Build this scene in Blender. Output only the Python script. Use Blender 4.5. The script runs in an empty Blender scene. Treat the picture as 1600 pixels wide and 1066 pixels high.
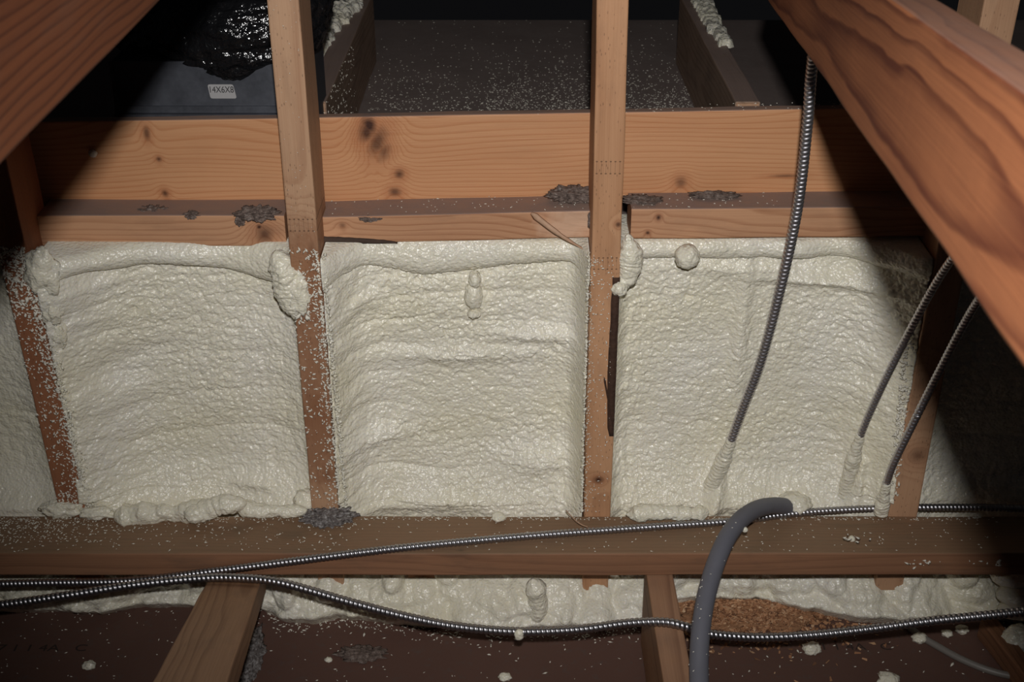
import bpy, math, random
import numpy as np
from mathutils import Vector, Matrix, noise as mn

# ------------------------------------------------------------------ camera
SC = bpy.context.scene
COL = SC.collection
F = 1996.0
TH = math.radians(27.6)
H = 1.27                       # camera height over the lower ceiling boards
cam_d = bpy.data.cameras.new('camera')
cam = bpy.data.objects.new('camera', cam_d)
COL.objects.link(cam)
cam.location = (0, 0, H)
cam.rotation_euler = (math.pi / 2 - TH, 0, 0)
cam_d.sensor_width = 22.3
cam_d.lens = F / 1600 * 22.3
cam_d.clip_start = 0.02
cam_d.dof.use_dof = True
cam_d.dof.focus_distance = 1.72
cam_d.dof.aperture_fstop = 9.0
SC.camera = cam

# ------------------------------------------------------------------ world, flash, exposure
wd = bpy.data.worlds.new('attic_dark')
SC.world = wd
wd.use_nodes = True
wd.node_tree.nodes['Background'].inputs[0].default_value = (0.9, 0.9, 1.0, 1)
wd.node_tree.nodes['Background'].inputs[1].default_value = 0.004
fl_d = bpy.data.lights.new('camera_flash', 'SPOT')
fl_d.energy = 79.0
fl_d.color = (1.0, 0.985, 0.965)
fl_d.shadow_soft_size = 0.016
fl_d.spot_size = math.radians(68)
fl_d.spot_blend = 1.0
fl = bpy.data.objects.new('camera_flash', fl_d)
COL.objects.link(fl)
fl.location = (0.012, -0.01, H + 0.115)
fl.rotation_euler = (math.pi / 2 - math.radians(25.0), 0, math.radians(-1.8))
SC.view_settings.view_transform = 'Standard'
SC.view_settings.look = 'None'
SC.view_settings.gamma = 1.0
SC.view_settings.use_curve_mapping = False
SC.view_settings.exposure = 0.0

# ------------------------------------------------------------------ placing helpers
def ray(px, py):
    x = (px - 800) / F
    y = -(py - 533) / F
    return Vector((x, math.cos(TH) + y * math.sin(TH), -math.sin(TH) + y * math.cos(TH)))
CAM = Vector((0, 0, H))
def PY(px, py, Y):
    r = ray(px, py); return CAM + r * (Y / r.y)
def PZ(px, py, z):             # z measured from the camera height (negative = below)
    r = ray(px, py); return CAM + r * (z / r.z)
def PD(px, py, d):
    return CAM + ray(px, py) * d

S = 1.52      # front plane of studs
B = 1.575     # front plane of blocking
HB = 1.635    # front plane of header
PT = -1.08    # top of bottom plate (camera relative)
FL = -1.27    # lower ceiling board
JT = -0.575   # upper joist tops
UD = -0.715   # upper ceiling board

# ------------------------------------------------------------------ numpy noise
def _h(ix, iy, s):
    n = (ix.astype(np.int64) * 374761393 + iy.astype(np.int64) * 668265263 + s * 2246822519) & 0xffffffff
    n = ((n ^ (n >> 13)) * 1274126177) & 0xffffffff
    n = (n ^ (n >> 16)) & 0xffffffff
    return n / 4294967295.0
def vn(x, y, s=0):             # smooth value noise -1..1
    ix = np.floor(x); iy = np.floor(y)
    fx = x - ix; fy = y - iy
    fx = fx * fx * fx * (fx * (fx * 6 - 15) + 10); fy = fy * fy * fy * (fy * (fy * 6 - 15) + 10)
    a = _h(ix, iy, s); b = _h(ix + 1, iy, s); c = _h(ix, iy + 1, s); d = _h(ix + 1, iy + 1, s)
    return ((a * (1 - fx) + b * fx) * (1 - fy) + (c * (1 - fx) + d * fx) * fy) * 2 - 1
def fbm(x, y, s=0, o=3):
    t = 0; a = 1.0; n = 0
    for i in range(o):
        t = t + a * vn(x * 2 ** i, y * 2 ** i, s + i * 17); n += a; a *= 0.5
    return t / n
def dome(x, y, s=0):           # cells that bulge and meet in creases, 0..1
    ix = np.floor(x); iy = np.floor(y)
    best = np.full(np.shape(x), 9.0)
    for dx in (-1, 0, 1):
        for dy in (-1, 0, 1):
            cx = ix + dx; cy = iy + dy
            px = cx + 0.1 + 0.8 * _h(cx, cy, s); py = cy + 0.1 + 0.8 * _h(cx, cy, s + 5)
            rr = 0.75 + 0.5 * _h(cx, cy, s + 9)
            best = np.minimum(best, ((x - px) ** 2 + (y - py) ** 2) / rr)
    return np.clip(1 - best * 1.25, -0.2, 1)
def popcorn(x, y, s, k=1.0):
    wx = x + 0.004 * vn(x * 90, y * 90, s + 1); wy = y + 0.004 * vn(x * 90, y * 90, s + 2)
    b = 0.0024 * dome(wx / 0.016, wy / 0.012, s + 3)
    m = 0.6 + 0.5 * vn(x * 14, y * 14, s + 31)
    b = b + 0.0042 * m * dome(wx / 0.0078, wy / 0.0064, s + 7)
    b = b + 0.0021 * dome(wx / 0.0046, wy / 0.0040, s + 11)
    return b * k

# ------------------------------------------------------------------ object helpers
MW = {}
def link(name, verts, faces, mat, parent=None, smooth=True, origin=None, mats=None, fm=None):
    v = np.asarray([tuple(p) for p in verts] if not isinstance(verts, np.ndarray) else verts, dtype=np.float64)
    if origin is None:
        origin = ((v[:, 0].min() + v[:, 0].max()) / 2, (v[:, 1].min() + v[:, 1].max()) / 2, v[:, 2].min())
    origin = np.array(origin)
    v = v - origin
    me = bpy.data.meshes.new(name)
    if isinstance(faces, np.ndarray):
        n = len(faces); k = faces.shape[1]
        me.vertices.add(len(v)); me.vertices.foreach_set('co', v.astype(np.float32).ravel())
        me.loops.add(n * k); me.loops.foreach_set('vertex_index', faces.astype(np.int32).ravel())
        me.polygons.add(n); me.polygons.foreach_set('loop_start', np.arange(0, n * k, k, dtype=np.int32))
        me.polygons.foreach_set('loop_total', np.full(n, k, dtype=np.int32))
        me.update(calc_edges=True)
    else:
        me.from_pydata([tuple(p) for p in v], [], faces)
    me.validate()
    me.polygons.foreach_set('use_smooth', [smooth] * len(me.polygons))
    me.materials.append(mat)
    o = bpy.data.objects.new(name, me)
    COL.objects.link(o)
    M = Matrix.Translation(Vector(origin))
    place(o, M, parent)
    return o
def place(o, M, parent=None):
    MW[o.name] = M
    if parent is not None:
        o.parent = parent
        o.matrix_parent_inverse = MW[parent.name].inverted()
    o.matrix_basis = M
def tag(o, label=None, cat=None, group=None, kind=None):
    if label: o['label'] = label
    if cat: o['category'] = cat
    if group: o['group'] = group
    if kind: o['kind'] = kind
    return o
def empty(name, loc):
    o = bpy.data.objects.new(name, None); COL.objects.link(o); o.empty_display_size = 0.05
    place(o, Matrix.Translation(Vector(loc))); return o

def grid_faces(nu, nv, wrap=False):
    i = np.arange(nu - 1 if not wrap else nu)[:, None]; j = np.arange(nv - 1)[None, :]
    a = (i * nv + j); b = (((i + 1) % nu) * nv + j)
    return np.stack([a, b, b + 1, a + 1], -1).reshape(-1, 4)

def catmull(pts, n):
    P = [Vector(p) for p in pts]
    P = [P[0] * 2 - P[1]] + P + [P[-1] * 2 - P[-2]]
    out = []
    for i in range(1, len(P) - 2):
        for k in range(24):
            t = k / 24
            a, b, c, d = P[i - 1], P[i], P[i + 1], P[i + 2]
            out.append(0.5 * ((2 * b) + (c - a) * t + (2 * a - 5 * b + 4 * c - d) * t * t + (3 * b - a - 3 * c + d) * t ** 3))
    out.append(P[-2])
    A = np.array(out); seg = np.r_[0, np.cumsum(np.linalg.norm(np.diff(A, axis=0), axis=1))]
    L = seg[-1]; s = np.linspace(0, L, n)
    return np.stack([np.interp(s, seg, A[:, k]) for k in range(3)], 1), L
def path_len(pts): return catmull(pts, 10)[1]
def sweep(pts, n, m, rfun, closed_ends=True):
    """rfun(s array (n,1), angle array (1,m), length) -> radius"""
    C, L = catmull(pts, n)
    T = np.gradient(C, axis=0); T /= np.linalg.norm(T, axis=1)[:, None]
    up = np.array([0.03, -0.3, 1.0])
    X = np.cross(T, up)
    bad = np.linalg.norm(X, axis=1) < 0.15
    X[bad] = np.cross(T[bad], np.array([1.0, 0.1, 0]))
    X /= np.linalg.norm(X, axis=1)[:, None]
    Yv = np.cross(X, T)
    s = np.linspace(0, L, n)[:, None]; a = (np.arange(m) / m * 2 * math.pi)[None, :]
    R = rfun(s, a, L) * np.ones((n, m))
    V = C[:, None, :] + R[..., None] * (np.cos(a)[..., None] * X[:, None, :] + np.sin(a)[..., None] * Yv[:, None, :])
    V = V.reshape(-1, 3)
    i = np.arange(n - 1)[:, None]; j = np.arange(m)[None, :]
    q = np.stack([i * m + j, i * m + (j + 1) % m, (i + 1) * m + (j + 1) % m, (i + 1) * m + j], -1).reshape(-1, 4)
    if closed_ends:
        c0 = len(V); V = np.vstack([V, C[0], C[-1]])
        e0 = np.array([[c0, (k + 1) % m, k, k] for k in range(m)])
        b = (n - 1) * m
        faces = [tuple(f) for f in q] + [(c0, (k + 1) % m, k) for k in range(m)] + [(c0 + 1, b + k, b + (k + 1) % m) for k in range(m)]
        return V, faces
    return V, q

# ------------------------------------------------------------------ materials
class NT:
    def __init__(s, name):
        s.m = bpy.data.materials.new(name); s.m.use_nodes = True
        s.t = s.m.node_tree; s.n = s.t.nodes; s.b = s.n['Principled BSDF']; s.o = s.n['Material Output']
    def node(s, typ, **k):
        x = s.n.new(typ)
        for a, b in k.items(): setattr(x, a, b)
        return x
    def put(s, sock, v):
        if hasattr(v, 'is_output') or isinstance(v, bpy.types.NodeSocket): s.t.links.new(v, sock)
        else: sock.default_value = v
    def math(s, op, a, b=None, c=None, clamp=False):
        x = s.node('ShaderNodeMath', operation=op, use_clamp=clamp)
        s.put(x.inputs[0], a)
        if b is not None: s.put(x.inputs[1], b)
        if c is not None: s.put(x.inputs[2], c)
        return x.outputs[0]
    def noise(s, vec, scale, detail=2, rough=0.5, dist=0):
        x = s.node('ShaderNodeTexNoise'); s.put(x.inputs['Vector'], vec)
        x.inputs['Scale'].default_value = scale; x.inputs['Detail'].default_value = detail
        x.inputs['Roughness'].default_value = rough; x.inputs['Distortion'].default_value = dist
        return x.outputs['Fac']
    def map(s, vec, loc=(0, 0, 0), scale=(1, 1, 1)):
        x = s.node('ShaderNodeMapping'); s.put(x.inputs[0], vec)
        x.inputs['Location'].default_value = loc; x.inputs['Scale'].default_value = scale
        return x.outputs[0]
    def ramp(s, fac, stops):
        x = s.node('ShaderNodeValToRGB'); s.put(x.inputs[0], fac)
        e = x.color_ramp.elements
        while len(e) < len(stops): e.new(0.5)
        for el, (p, c) in zip(e, stops):
            el.position = p; el.color = (c[0], c[1], c[2], 1) if not isinstance(c, (int, float)) else (c, c, c, 1)
        return x.outputs[0]
    def mix(s, fac, a, b, typ='MIX'):
        x = s.node('ShaderNodeMix', data_type='RGBA', blend_type=typ)
        s.put(x.inputs['Factor'], fac)
        s.put(x.inputs[6], a if not isinstance(a, tuple) else (*a, 1)[:4]); s.put(x.inputs[7], b if not isinstance(b, tuple) else (*b, 1)[:4])
        return x.outputs[2]
    def sep(s, vec):
        x = s.node('ShaderNodeSeparateXYZ'); s.put(x.inputs[0], vec); return x.outputs
    def comb(s, a, b, c):
        x = s.node('ShaderNodeCombineXYZ'); s.put(x.inputs[0], a); s.put(x.inputs[1], b); s.put(x.inputs[2], c); return x.outputs[0]
    def obj(s): return s.node('ShaderNodeTexCoord').outputs['Object']
    def bump(s, h, dist, strength=1.0):
        x = s.node('ShaderNodeBump'); s.put(x.inputs['Height'], h)
        x.inputs['Distance'].default_value = dist; x.inputs['Strength'].default_value = strength
        s.t.links.new(x.outputs[0], s.b.inputs['Normal'])

def simple(name, col, rough=0.6, metal=0.0, var=0.0, vscale=60, bump=0.0, bscale=200, spec=0.5):
    k = NT(name); c = (*col, 1)
    if var:
        n = k.noise(k.obj(), vscale, 3)
        k.put(k.b.inputs['Base Color'], k.mix(n, tuple(x * (1 - var) for x in col), tuple(min(1, x * (1 + var)) for x in col)))
    else: k.b.inputs['Base Color'].default_value = c
    k.b.inputs['Roughness'].default_value = rough; k.b.inputs['Metallic'].default_value = metal
    k.b.inputs['Specular IOR Level'].default_value = spec
    if bump: k.bump(k.noise(k.obj(), bscale, 3), bump)
    return k.m

def wood(name, light, dark, freq=130, pith=(0.02, -0.06), seed=0, knots=(), joints=(), dust=0.0, warp=0.010,
         rough=0.55, contrast=0.8, grime=0.3, pale=(), pocks=0.0, wx=5, stain=None, face=0, dcol=(0.30, 0.215, 0.185)):
    """local x runs along the board, y over its broad/visible face, z is the face normal.
    knots: (x, y, rx, ry, angle, depth)"""
    k = NT(name)
    co = k.obj()
    x, y, z = k.sep(co)[0:3]
    if face == 1: y, z = z, y
    off = seed * 3.71
    n1 = k.noise(k.map(co, (off, off * .7, 0), (wx, 14, 14)), 1.0, 2)
    n2 = k.noise(k.map(co, (off * 1.3, 2, off), (2.2, 5, 5)), 1.0, 1)
    yy = k.math('ADD', y, k.math('MULTIPLY', k.math('SUBTRACT', n1, 0.5), warp * 2))
    yy = k.math('SUBTRACT', yy, pith[0])
    zz = k.math('SUBTRACT', k.math('ADD', z, k.math('MULTIPLY', k.math('SUBTRACT', n2, 0.5), warp * 5)), pith[1])
    d = k.math('SQRT', k.math('ADD', k.math('MULTIPLY', yy, yy), k.math('MULTIPLY', zz, zz)))
    kmask = None; kcore = None
    for (kx, ky, rx, ry, an, dep) in knots:
        ca, sa = math.cos(an), math.sin(an)
        dx = k.math('SUBTRACT', x, kx); dy = k.math('SUBTRACT', y, ky)
        a = k.math('DIVIDE', k.math('ADD', k.math('MULTIPLY', dx, ca), k.math('MULTIPLY', dy, sa)), rx)
        b = k.math('DIVIDE', k.math('SUBTRACT', k.math('MULTIPLY', dy, ca), k.math('MULTIPLY', dx, sa)), ry)
        r = k.math('SQRT', k.math('ADD', k.math('MULTIPLY', a, a), k.math('MULTIPLY', b, b)))
        r = k.math('ADD', r, k.math('MULTIPLY', k.math('SUBTRACT', k.noise(co, 90, 2), 0.5), 0.5))
        g = k.math('MULTIPLY', k.math('POWER', 2.718, k.math('MULTIPLY', k.math('MULTIPLY', r, r), -0.22)), min(rx, ry) * 1.6)
        d = k.math('ADD', d, g)
        msk = k.math('MULTIPLY', k.math('SUBTRACT', 1.25, r, clamp=True), dep, clamp=True)
        halo = k.math('MULTIPLY', k.math('MULTIPLY', k.math('SUBTRACT', 2.4, r, clamp=True), 0.35 * dep), 1.0, clamp=True)
        kmask = msk if kmask is None else k.math('MAXIMUM', kmask, msk)
        kcore = halo if kcore is None else k.math('MAXIMUM', kcore, halo)
    ph = k.math('FRACT', k.math('MULTIPLY', d, freq))
    # early wood fading up into a sharp late wood line
    line = k.ramp(ph, [(0.0, 0.15), (0.55, 0.25), (0.86, 1.0), (0.93, 0.8), (1.0, 0.1)])
    fib = k.noise(k.map(co, (0, off, 0), (6, 520, 520)), 1.0, 3, 0.7)
    lev = k.noise(k.map(co, (off, 0, 0), (3, 18, 18)), 1.0, 2)
    fac = k.math('ADD', k.math('MULTIPLY', line, contrast), k.math('MULTIPLY', k.math('SUBTRACT', fib, 0.5), 0.9))
    fac = k.math('ADD', fac, k.math('MULTIPLY', k.math('SUBTRACT', lev, 0.5), 0.9), clamp=True)
    col = k.mix(fac, light, dark)
    if knots:
        col = k.mix(kcore, col, tuple(c * f for c, f in zip(dark, (0.75, 0.5, 0.4))))
        col = k.mix(kmask, col, (0.055, 0.018, 0.009))
    for (px0, py0, rx, ry, c) in pale:
        a = k.math('DIVIDE', k.math('SUBTRACT', x, px0), rx); b = k.math('DIVIDE', k.math('SUBTRACT', y, py0), ry)
        r = k.math('ADD', k.math('MULTIPLY', a, a), k.math('MULTIPLY', b, b))
        r = k.math('ADD', r, k.math('MULTIPLY', k.math('SUBTRACT', k.noise(co, 60, 3), 0.5), 1.6))
        col = k.mix(k.math('MULTIPLY', k.math('SUBTRACT', 1.2, r, clamp=True), 0.75), col, c)
    for jx in joints:          # finger joint: a comb of thin slots closed by a glue line
        dx = k.math('ABSOLUTE', k.math('SUBTRACT', x, jx))
        fr = k.math('ABSOLUTE', k.math('SUBTRACT', k.math('FRACT', k.math('MULTIPLY', y, 1 / 0.0058)), 0.5))
        tooth = k.math('MULTIPLY', k.math('LESS_THAN', dx, 0.008), k.math('LESS_THAN', fr, 0.055))
        dots = k.math('MULTIPLY', k.math('LESS_THAN', k.math('ABSOLUTE', k.math('SUBTRACT', dx, 0.008)), 0.0008), k.math('LESS_THAN', fr, 0.2))
        col = k.mix(k.math('MULTIPLY', k.math('MAXIMUM', k.math('MULTIPLY', tooth, .5), dots), 0.7), col, (0.04, 0.02, 0.012))
    if grime:
        g = k.math('MULTIPLY', k.math('SUBTRACT', k.noise(k.map(co, (off, 1, 2), (9, 30, 30)), 1.0, 5, 0.65), 0.5, clamp=True), 4 * grime, clamp=True)
        col = k.mix(g, col, (0.09, 0.06, 0.045))
    if stain:
        g = k.math('MULTIPLY', k.noise(k.map(co, (1, off, 2), (2, 22, 22)), 1.0, 4, 0.6), stain[1], clamp=True)
        col = k.mix(g, col, stain[0])
    if pocks:
        v = k.node('ShaderNodeTexVoronoi'); k.put(v.inputs['Vector'], k.map(co, (0, 0, 0), (90, 260, 260))); v.inputs['Scale'].default_value = 1
        p = k.math('MULTIPLY', k.math('LESS_THAN', v.outputs['Distance'], 0.17), k.math('MULTIPLY', k.noise(co, 25, 2), pocks * 1.4), clamp=True)
        col = k.mix(p, col, (0.05, 0.025, 0.015))
    if dust:
        geo = k.node('ShaderNodeNewGeometry')
        nz = k.sep(geo.outputs['Normal'])[2]
        up = k.math('MULTIPLY', k.math('SUBTRACT', nz, 0.55, clamp=True), 3.0, clamp=True)
        dn = k.math('ADD', 0.55, k.math('MULTIPLY', k.noise(co, 40, 4, 0.7), 0.7), clamp=True)
        col = k.mix(k.math('MULTIPLY', k.math('MULTIPLY', up, dn), dust), col, dcol)
    k.put(k.b.inputs['Base Color'], col)
    k.put(k.b.inputs['Roughness'], k.math('ADD', rough, k.math('MULTIPLY', fib, 0.15)))
    k.b.inputs['Specular IOR Level'].default_value = 0.35
    k.bump(k.math('ADD', k.math('MULTIPLY', line, 0.35), fib), 0.0006, 0.6)
    return k.m

def foam_mat(name='foam_cream', col=(0.83, 0.785, 0.655)):
    k = NT(name); co = k.obj()
    n = k.noise(co, 7, 4)
    c = k.mix(k.math('MULTIPLY', k.math('SUBTRACT', n, .3), 2.2, clamp=True), (col[0] * 0.96, col[1] * 0.95, col[2] * 0.89), (min(1, col[0] * 1.04), min(1, col[1] * 1.05), min(1, col[2] * 1.12)))
    k.put(k.b.inputs['Base Color'], c)
    k.b.inputs['Roughness'].default_value = 0.31
    k.b.inputs['Specular IOR Level'].default_value = 0.55
    k.b.inputs['Subsurface Weight'].default_value = 0.25
    k.b.inputs['Subsurface Radius'].default_value = (1.0, 0.85, 0.5)
    k.b.inputs['Subsurface Scale'].default_value = 0.004
    v = k.node('ShaderNodeTexVoronoi', feature='SMOOTH_F1'); k.put(v.inputs['Vector'], k.map(co, (0, 0, 0), (235, 235, 280))); v.inputs['Scale'].default_value = 1
    v.inputs['Smoothness'].default_value = .35
    h = k.math('SUBTRACT', k.math('MULTIPLY', k.noise(co, 150, 2, .5), 1.2), k.math('MULTIPLY', v.outputs['Distance'], 0.8))
    k.bump(h, 0.0018, 0.72)
    return k.m

FOAM = foam_mat()
FLECK = simple('foam_fleck', (0.80, 0.76, 0.66), 0.5)
METAL = simple('galvanised_armor', (0.40, 0.39, 0.41), 0.38, 1.0, 0.15, 40)
METAL_LIT = simple('galvanised_armor_lit', (0.66, 0.64, 0.67), 0.42, 1.0, 0.2, 40)  # same armor, base colour lightened to imitate flash glints on the hanging cables
GYP = None

# ------------------------------------------------------------------ timber builder
def timber(name, A, Bp, face_dir, W, T, matf, label=None, cat='timber', parent=None, wob=0.0008, seed=0, group=None, kind=None, center=True, rnd=0.0022, **wk):
    """A,Bp: centres of the two ends (of the front face if center=False); face_dir: outward normal of the W face."""
    A = Vector(A); Bp = Vector(Bp)
    xd = (Bp - A); L = xd.length; xd.normalize()
    zd = Vector(face_dir); zd = (zd - xd * zd.dot(xd)).normalized()
    yd = zd.cross(xd)
    if not center:
        A = A - zd * T / 2; Bp = Bp - zd * T / 2
    M = Matrix((( xd.x, yd.x, zd.x, A.x), (xd.y, yd.y, zd.y, A.y), (xd.z, yd.z, zd.z, A.z), (0, 0, 0, 1)))
    prof = []
    w, t = W / 2, T / 2
    for sx, sy, a0 in ((1, 1, 0), (-1, 1, 90), (-1, -1, 180), (1, -1, 270)):
        for a in (0, 45, 90):
            an = math.radians(a0 + a)
            prof.append((sx * (w - rnd) + rnd * math.cos(an), sy * (t - rnd) + rnd * math.sin(an)))
    m = len(prof); n = max(6, int(L / 0.02))
    V = []
    for i in range(n):
        x = L * i / (n - 1)
        for (py, pz) in prof:
            k = wob * mn.noise(Vector((x * 9 + seed, py * 30, pz * 30)))
            k2 = wob * 2.0 * mn.noise(Vector((x * 2.3 + seed * 3.1, 0, 5)))
            V.append((x, py + k * (1 if py > 0 else -1) + k2, pz + k * (1 if pz > 0 else -1)))
    Fc = []
    for i in range(n - 1):
        for j in range(m):
            Fc.append((i * m + j, i * m + (j + 1) % m, (i + 1) * m + (j + 1) % m, (i + 1) * m + j))
    Fc.append(tuple(range(m - 1, -1, -1))); Fc.append(tuple((n - 1) * m + j for j in range(m)))
    Minv = M.inverted()
    def loc(p): q = Minv @ Vector(p); return q.x, q.y
    mat = matf(loc, Minv) if callable(matf) else matf
    me = bpy.data.meshes.new(name)
    me.from_pydata(V, [], Fc); me.polygons.foreach_set('use_smooth', [False] * len(me.polygons)); me.materials.append(mat)
    o = bpy.data.objects.new(name, me); COL.objects.link(o)
    place(o, M, parent)
    tag(o, label, cat if label and parent is None else None, group, kind)
    return o

# ================================================================== STRUCTURE
GYP = NT('gypsum_paper')
_c = GYP.obj()
_n = GYP.noise(_c, 5, 4); _n2 = GYP.noise(_c, 70, 4, 0.7)
_col = GYP.mix(_n, (0.095, 0.046, 0.034), (0.145, 0.073, 0.053))
_col = GYP.mix(GYP.math('MULTIPLY', GYP.math('SUBTRACT', _n2, 0.55, clamp=True), 3, clamp=True), _col, (0.10, 0.08, 0.07))
GYP.put(GYP.b.inputs['Base Color'], _col); GYP.b.inputs['Roughness'].default_value = 0.8
GYP.bump(_n2, 0.001, 0.5)
GYP = GYP.m
DUSTB = NT('dusty_board')
_c = DUSTB.obj(); _n = DUSTB.noise(_c, 9, 5, 0.65); _n2 = DUSTB.noise(_c, 120, 3, 0.7)
_col = DUSTB.mix(_n, (0.17, 0.125, 0.11), (0.32, 0.25, 0.225))
_col = DUSTB.mix(DUSTB.math('MULTIPLY', DUSTB.math('SUBTRACT', _n2, 0.58, clamp=True), 4, clamp=True), _col, (0.30, 0.28, 0.26))
DUSTB.put(DUSTB.b.inputs['Base Color'], _col); DUSTB.b.inputs['Roughness'].default_value = 0.85
DUSTB = DUSTB.m

def slab(name, x0, x1, y0, y1, z0, z1, mat, kind='structure', parent=None):
    V = [(x, y, z) for x in (x0, x1) for y in (y0, y1) for z in (z0, z1)]
    Fc = [(0, 1, 3, 2), (4, 6, 7, 5), (0, 4, 5, 1), (2, 3, 7, 6), (0, 2, 6, 4), (1, 5, 7, 3)]
    o = link(name, V, Fc, mat, parent, smooth=False)
    if kind: o['kind'] = kind
    return o
floor = slab('floor', -1.6, 1.6, 0.3, 1.70, H + FL - 0.013, H + FL, GYP)
tag(floor, 'dark brown board between the joists below the bottom plate')
floor_up = slab('floor', -1.3, 1.5, 1.656, 2.98, H + UD - 0.013, H + UD, DUSTB)
tag(floor_up, 'dusty dark board between the joists beyond the header')
OSB = simple('back_board', (0.22, 0.15, 0.09), 0.8, 0, 0.3, 20)
wall = slab('wall_back', -1.6, 1.6, 1.672, 1.684, H + FL, H + UD - .014, OSB)
tag(wall, 'board wall behind the spray foam')

# ================================================================== TIMBERS
O1, O2 = (0.58, 0.335, 0.19), (0.40, 0.185, 0.085)      # fresh pine
def knots_px(loc, lst, pf):
    out = []
    for (px, py, rx, ry, an, dep) in lst:
        x, y = loc(pf(px, py)); out.append((x, y, rx, ry, an, dep))
    return out

# header board
def hm(loc, Mi):
    pf = lambda a, b: PY(a, b, HB)
    kn = knots_px(loc, [(577, 196, .010, .016, 0.2, 1.0), (573, 205, .017, .011, 1.2, .9), (590, 222, .022, .012, 1.1, 0.75), (600, 238, .015, .009, 1.1, .6), (624, 272, .007, .007, 0, .8), (617, 300, .009, .007, 0, .75),
                        (229, 208, .005, .011, 0, .7), (248, 249, .004, .004, 0, .8), (258, 302, .005, .006, .3, .8),
                        (1064, 285, .008, .009, 0, .6), (1228, 275, .022, .0025, 0, .6)], pf)
    return wood('header_wood', (0.62, 0.315, 0.155), (0.46, 0.18, 0.07), 200, (0.11, -0.10), 1, kn, grime=0.08, warp=0.012, contrast=0.62, dust=0.9, rough=0.45, wx=2.2)
h0 = PY(-60, 198, HB); h0b = PY(-60, 322, HB); h1 = PY(1430, 168, HB); h1b = PY(1430, 301, HB)
header = timber('header_board', (h0 + h0b) / 2, (h1 + h1b) / 2, (0, -1, 0), 0.121, 0.018, hm,
                'wide orange pine header board with dark knots above the three foam bays', 'timber', center=False, seed=3)

# blocking pieces (flat 2x4 ledges)
def block(px0, px1, yt0, yt1, yb0, yb1, seed, label, kn=(), pale=(), dk=None, yplane=B):
    a = (PY(px0, yt0, yplane) + PY(px0, yb0, yplane)) / 2; b = (PY(px1, yt1, yplane) + PY(px1, yb1, yplane)) / 2
    hgt = (PY(px0, yt0, yplane) - PY(px0, yb0, yplane)).length
    def mf(loc, Mi):
        k2 = knots_px(loc, kn, lambda a, b: PY(a, b, yplane))
        p2 = [(*loc(PY(p[0], p[1], yplane)), *p[2:]) for p in pale]
        return wood('blocking_wood_%d' % seed, (0.56, 0.30, 0.165), (0.37, 0.165, 0.08), 230, (0.03, -0.03), seed, k2, grime=0.22, dust=1.0, warp=0.012, contrast=0.75, pale=p2)
    return timber('blocking_board', a, b, (0, -1, 0), hgt, 0.060, mf, label, 'timber', center=False, seed=seed)
bl1 = block(62, 446, 337, 341, 385, 382, 11, 'pine blocking ledge between the two left studs, round knot at its right end', [(413, 366, .012, .013, 0, .75), (405, 355, .004, .004, 0, 1)])
bl0 = block(-330, 22, 337, 337, 385, 385, 12, 'shadowed pine blocking ledge left of the leftmost wall stud')
bl2 = block(497, 932, 339, 327, 381, 374, 13, 'pine blocking ledge over the middle foam bay, split at its right end',
            [(535, 352, .005, .004, 0, .5)], [(890, 350, .045, .03, (0.68, 0.45, 0.31))])
bl3 = block(986, 1530, 326, 326, 373, 367, 14, 'pine blocking ledge right of the middle studs with a dark nail hole', [(1029, 340, .0035, .004, 0, 1.0), (1012, 364, .003, .003, 0, .9)])
# waney bark along the lower left corner of the middle blocking
BARK = simple('bark', (0.05, 0.028, 0.018), 0.8, 0, 0.4, 60, 0.002, 90)
N = 30; V = []; Fc = []
for i in range(N):
    t = i / (N - 1); px = 499 + 122 * t; yb = 381.5 - 1.5 * t; hh = 11.5 * (1 - t) ** 0.55 + 0.6 + 0.9 * mn.noise(Vector((t * 14, 0, 0)))
    p0 = PY(px, yb + 0.4, B - 0.0008); p1 = PY(px, yb - hh, B - 0.0008)
    pm = (p0 + p1) / 2 + Vector((0, -0.0022, 0)); V += [p0, pm, p1, p1 + Vector((0, .004, 0)), p0 + Vector((0, .004, 0))]
for i in range(N - 1):
    for j in range(5):
        Fc.append((i * 5 + j, i * 5 + (j + 1) % 5, i * 5 + 5 + (j + 1) % 5, i * 5 + 5 + j))
Fc += [(4, 3, 2, 1, 0), tuple((N - 1) * 5 + j for j in range(5))]
tag(link('bark_edge', V, Fc, BARK, bl2), 'dark strip of bark along the lower edge')

# wall studs
def stud(px_b, py_b, px_t, py_t, seed, label, kn=(), joints=(), lt=(0.52, 0.315, 0.19), dk=(0.35, 0.175, 0.095), ztop=0.12, pale=(), lower=None, pocks=.5, depth=0.089, plane=S, w=0.038):
    b0 = PY(px_b, py_b, plane); t0 = PY(px_t, py_t, plane)
    d = (t0 - b0).normalized()
    zb = H - 1.215; zt = H + ztop
    a = b0 + d * ((zb - b0.z) / d.z) + Vector((w / 2, 0, 0)); b = b0 + d * ((zt - b0.z) / d.z) + Vector((w / 2, 0, 0))
    def mf(loc, Mi):
        k2 = knots_px(loc, kn, lambda p, q: PY(p, q, plane))
        j2 = [loc(PY(p, q, plane))[0] for p, q in joints]
        p2 = [(*loc(PY(p[0], p[1], plane)), *p[2:]) for p in pale]
        return wood('stud_wood_%d' % seed, lt, dk, 240, (0.0, -0.09), seed, k2, j2, dust=0, grime=.22, pocks=pocks, contrast=.5, warp=.004, pale=p2)
    return timber('wall_stud', a, b, (0, -1, 0), w, depth, mf, label, 'timber', center=False, seed=seed)
RD = (0.36, 0.165, 0.085)
s1 = stud(80, 745, 17, 478, 21, 'reddish wall stud at far left peppered with white foam specks', [(30, 440, .004, .012, 0, .3)], lt=(0.33, 0.135, 0.065), dk=(0.22, 0.08, 0.038), ztop=-.3)
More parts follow.
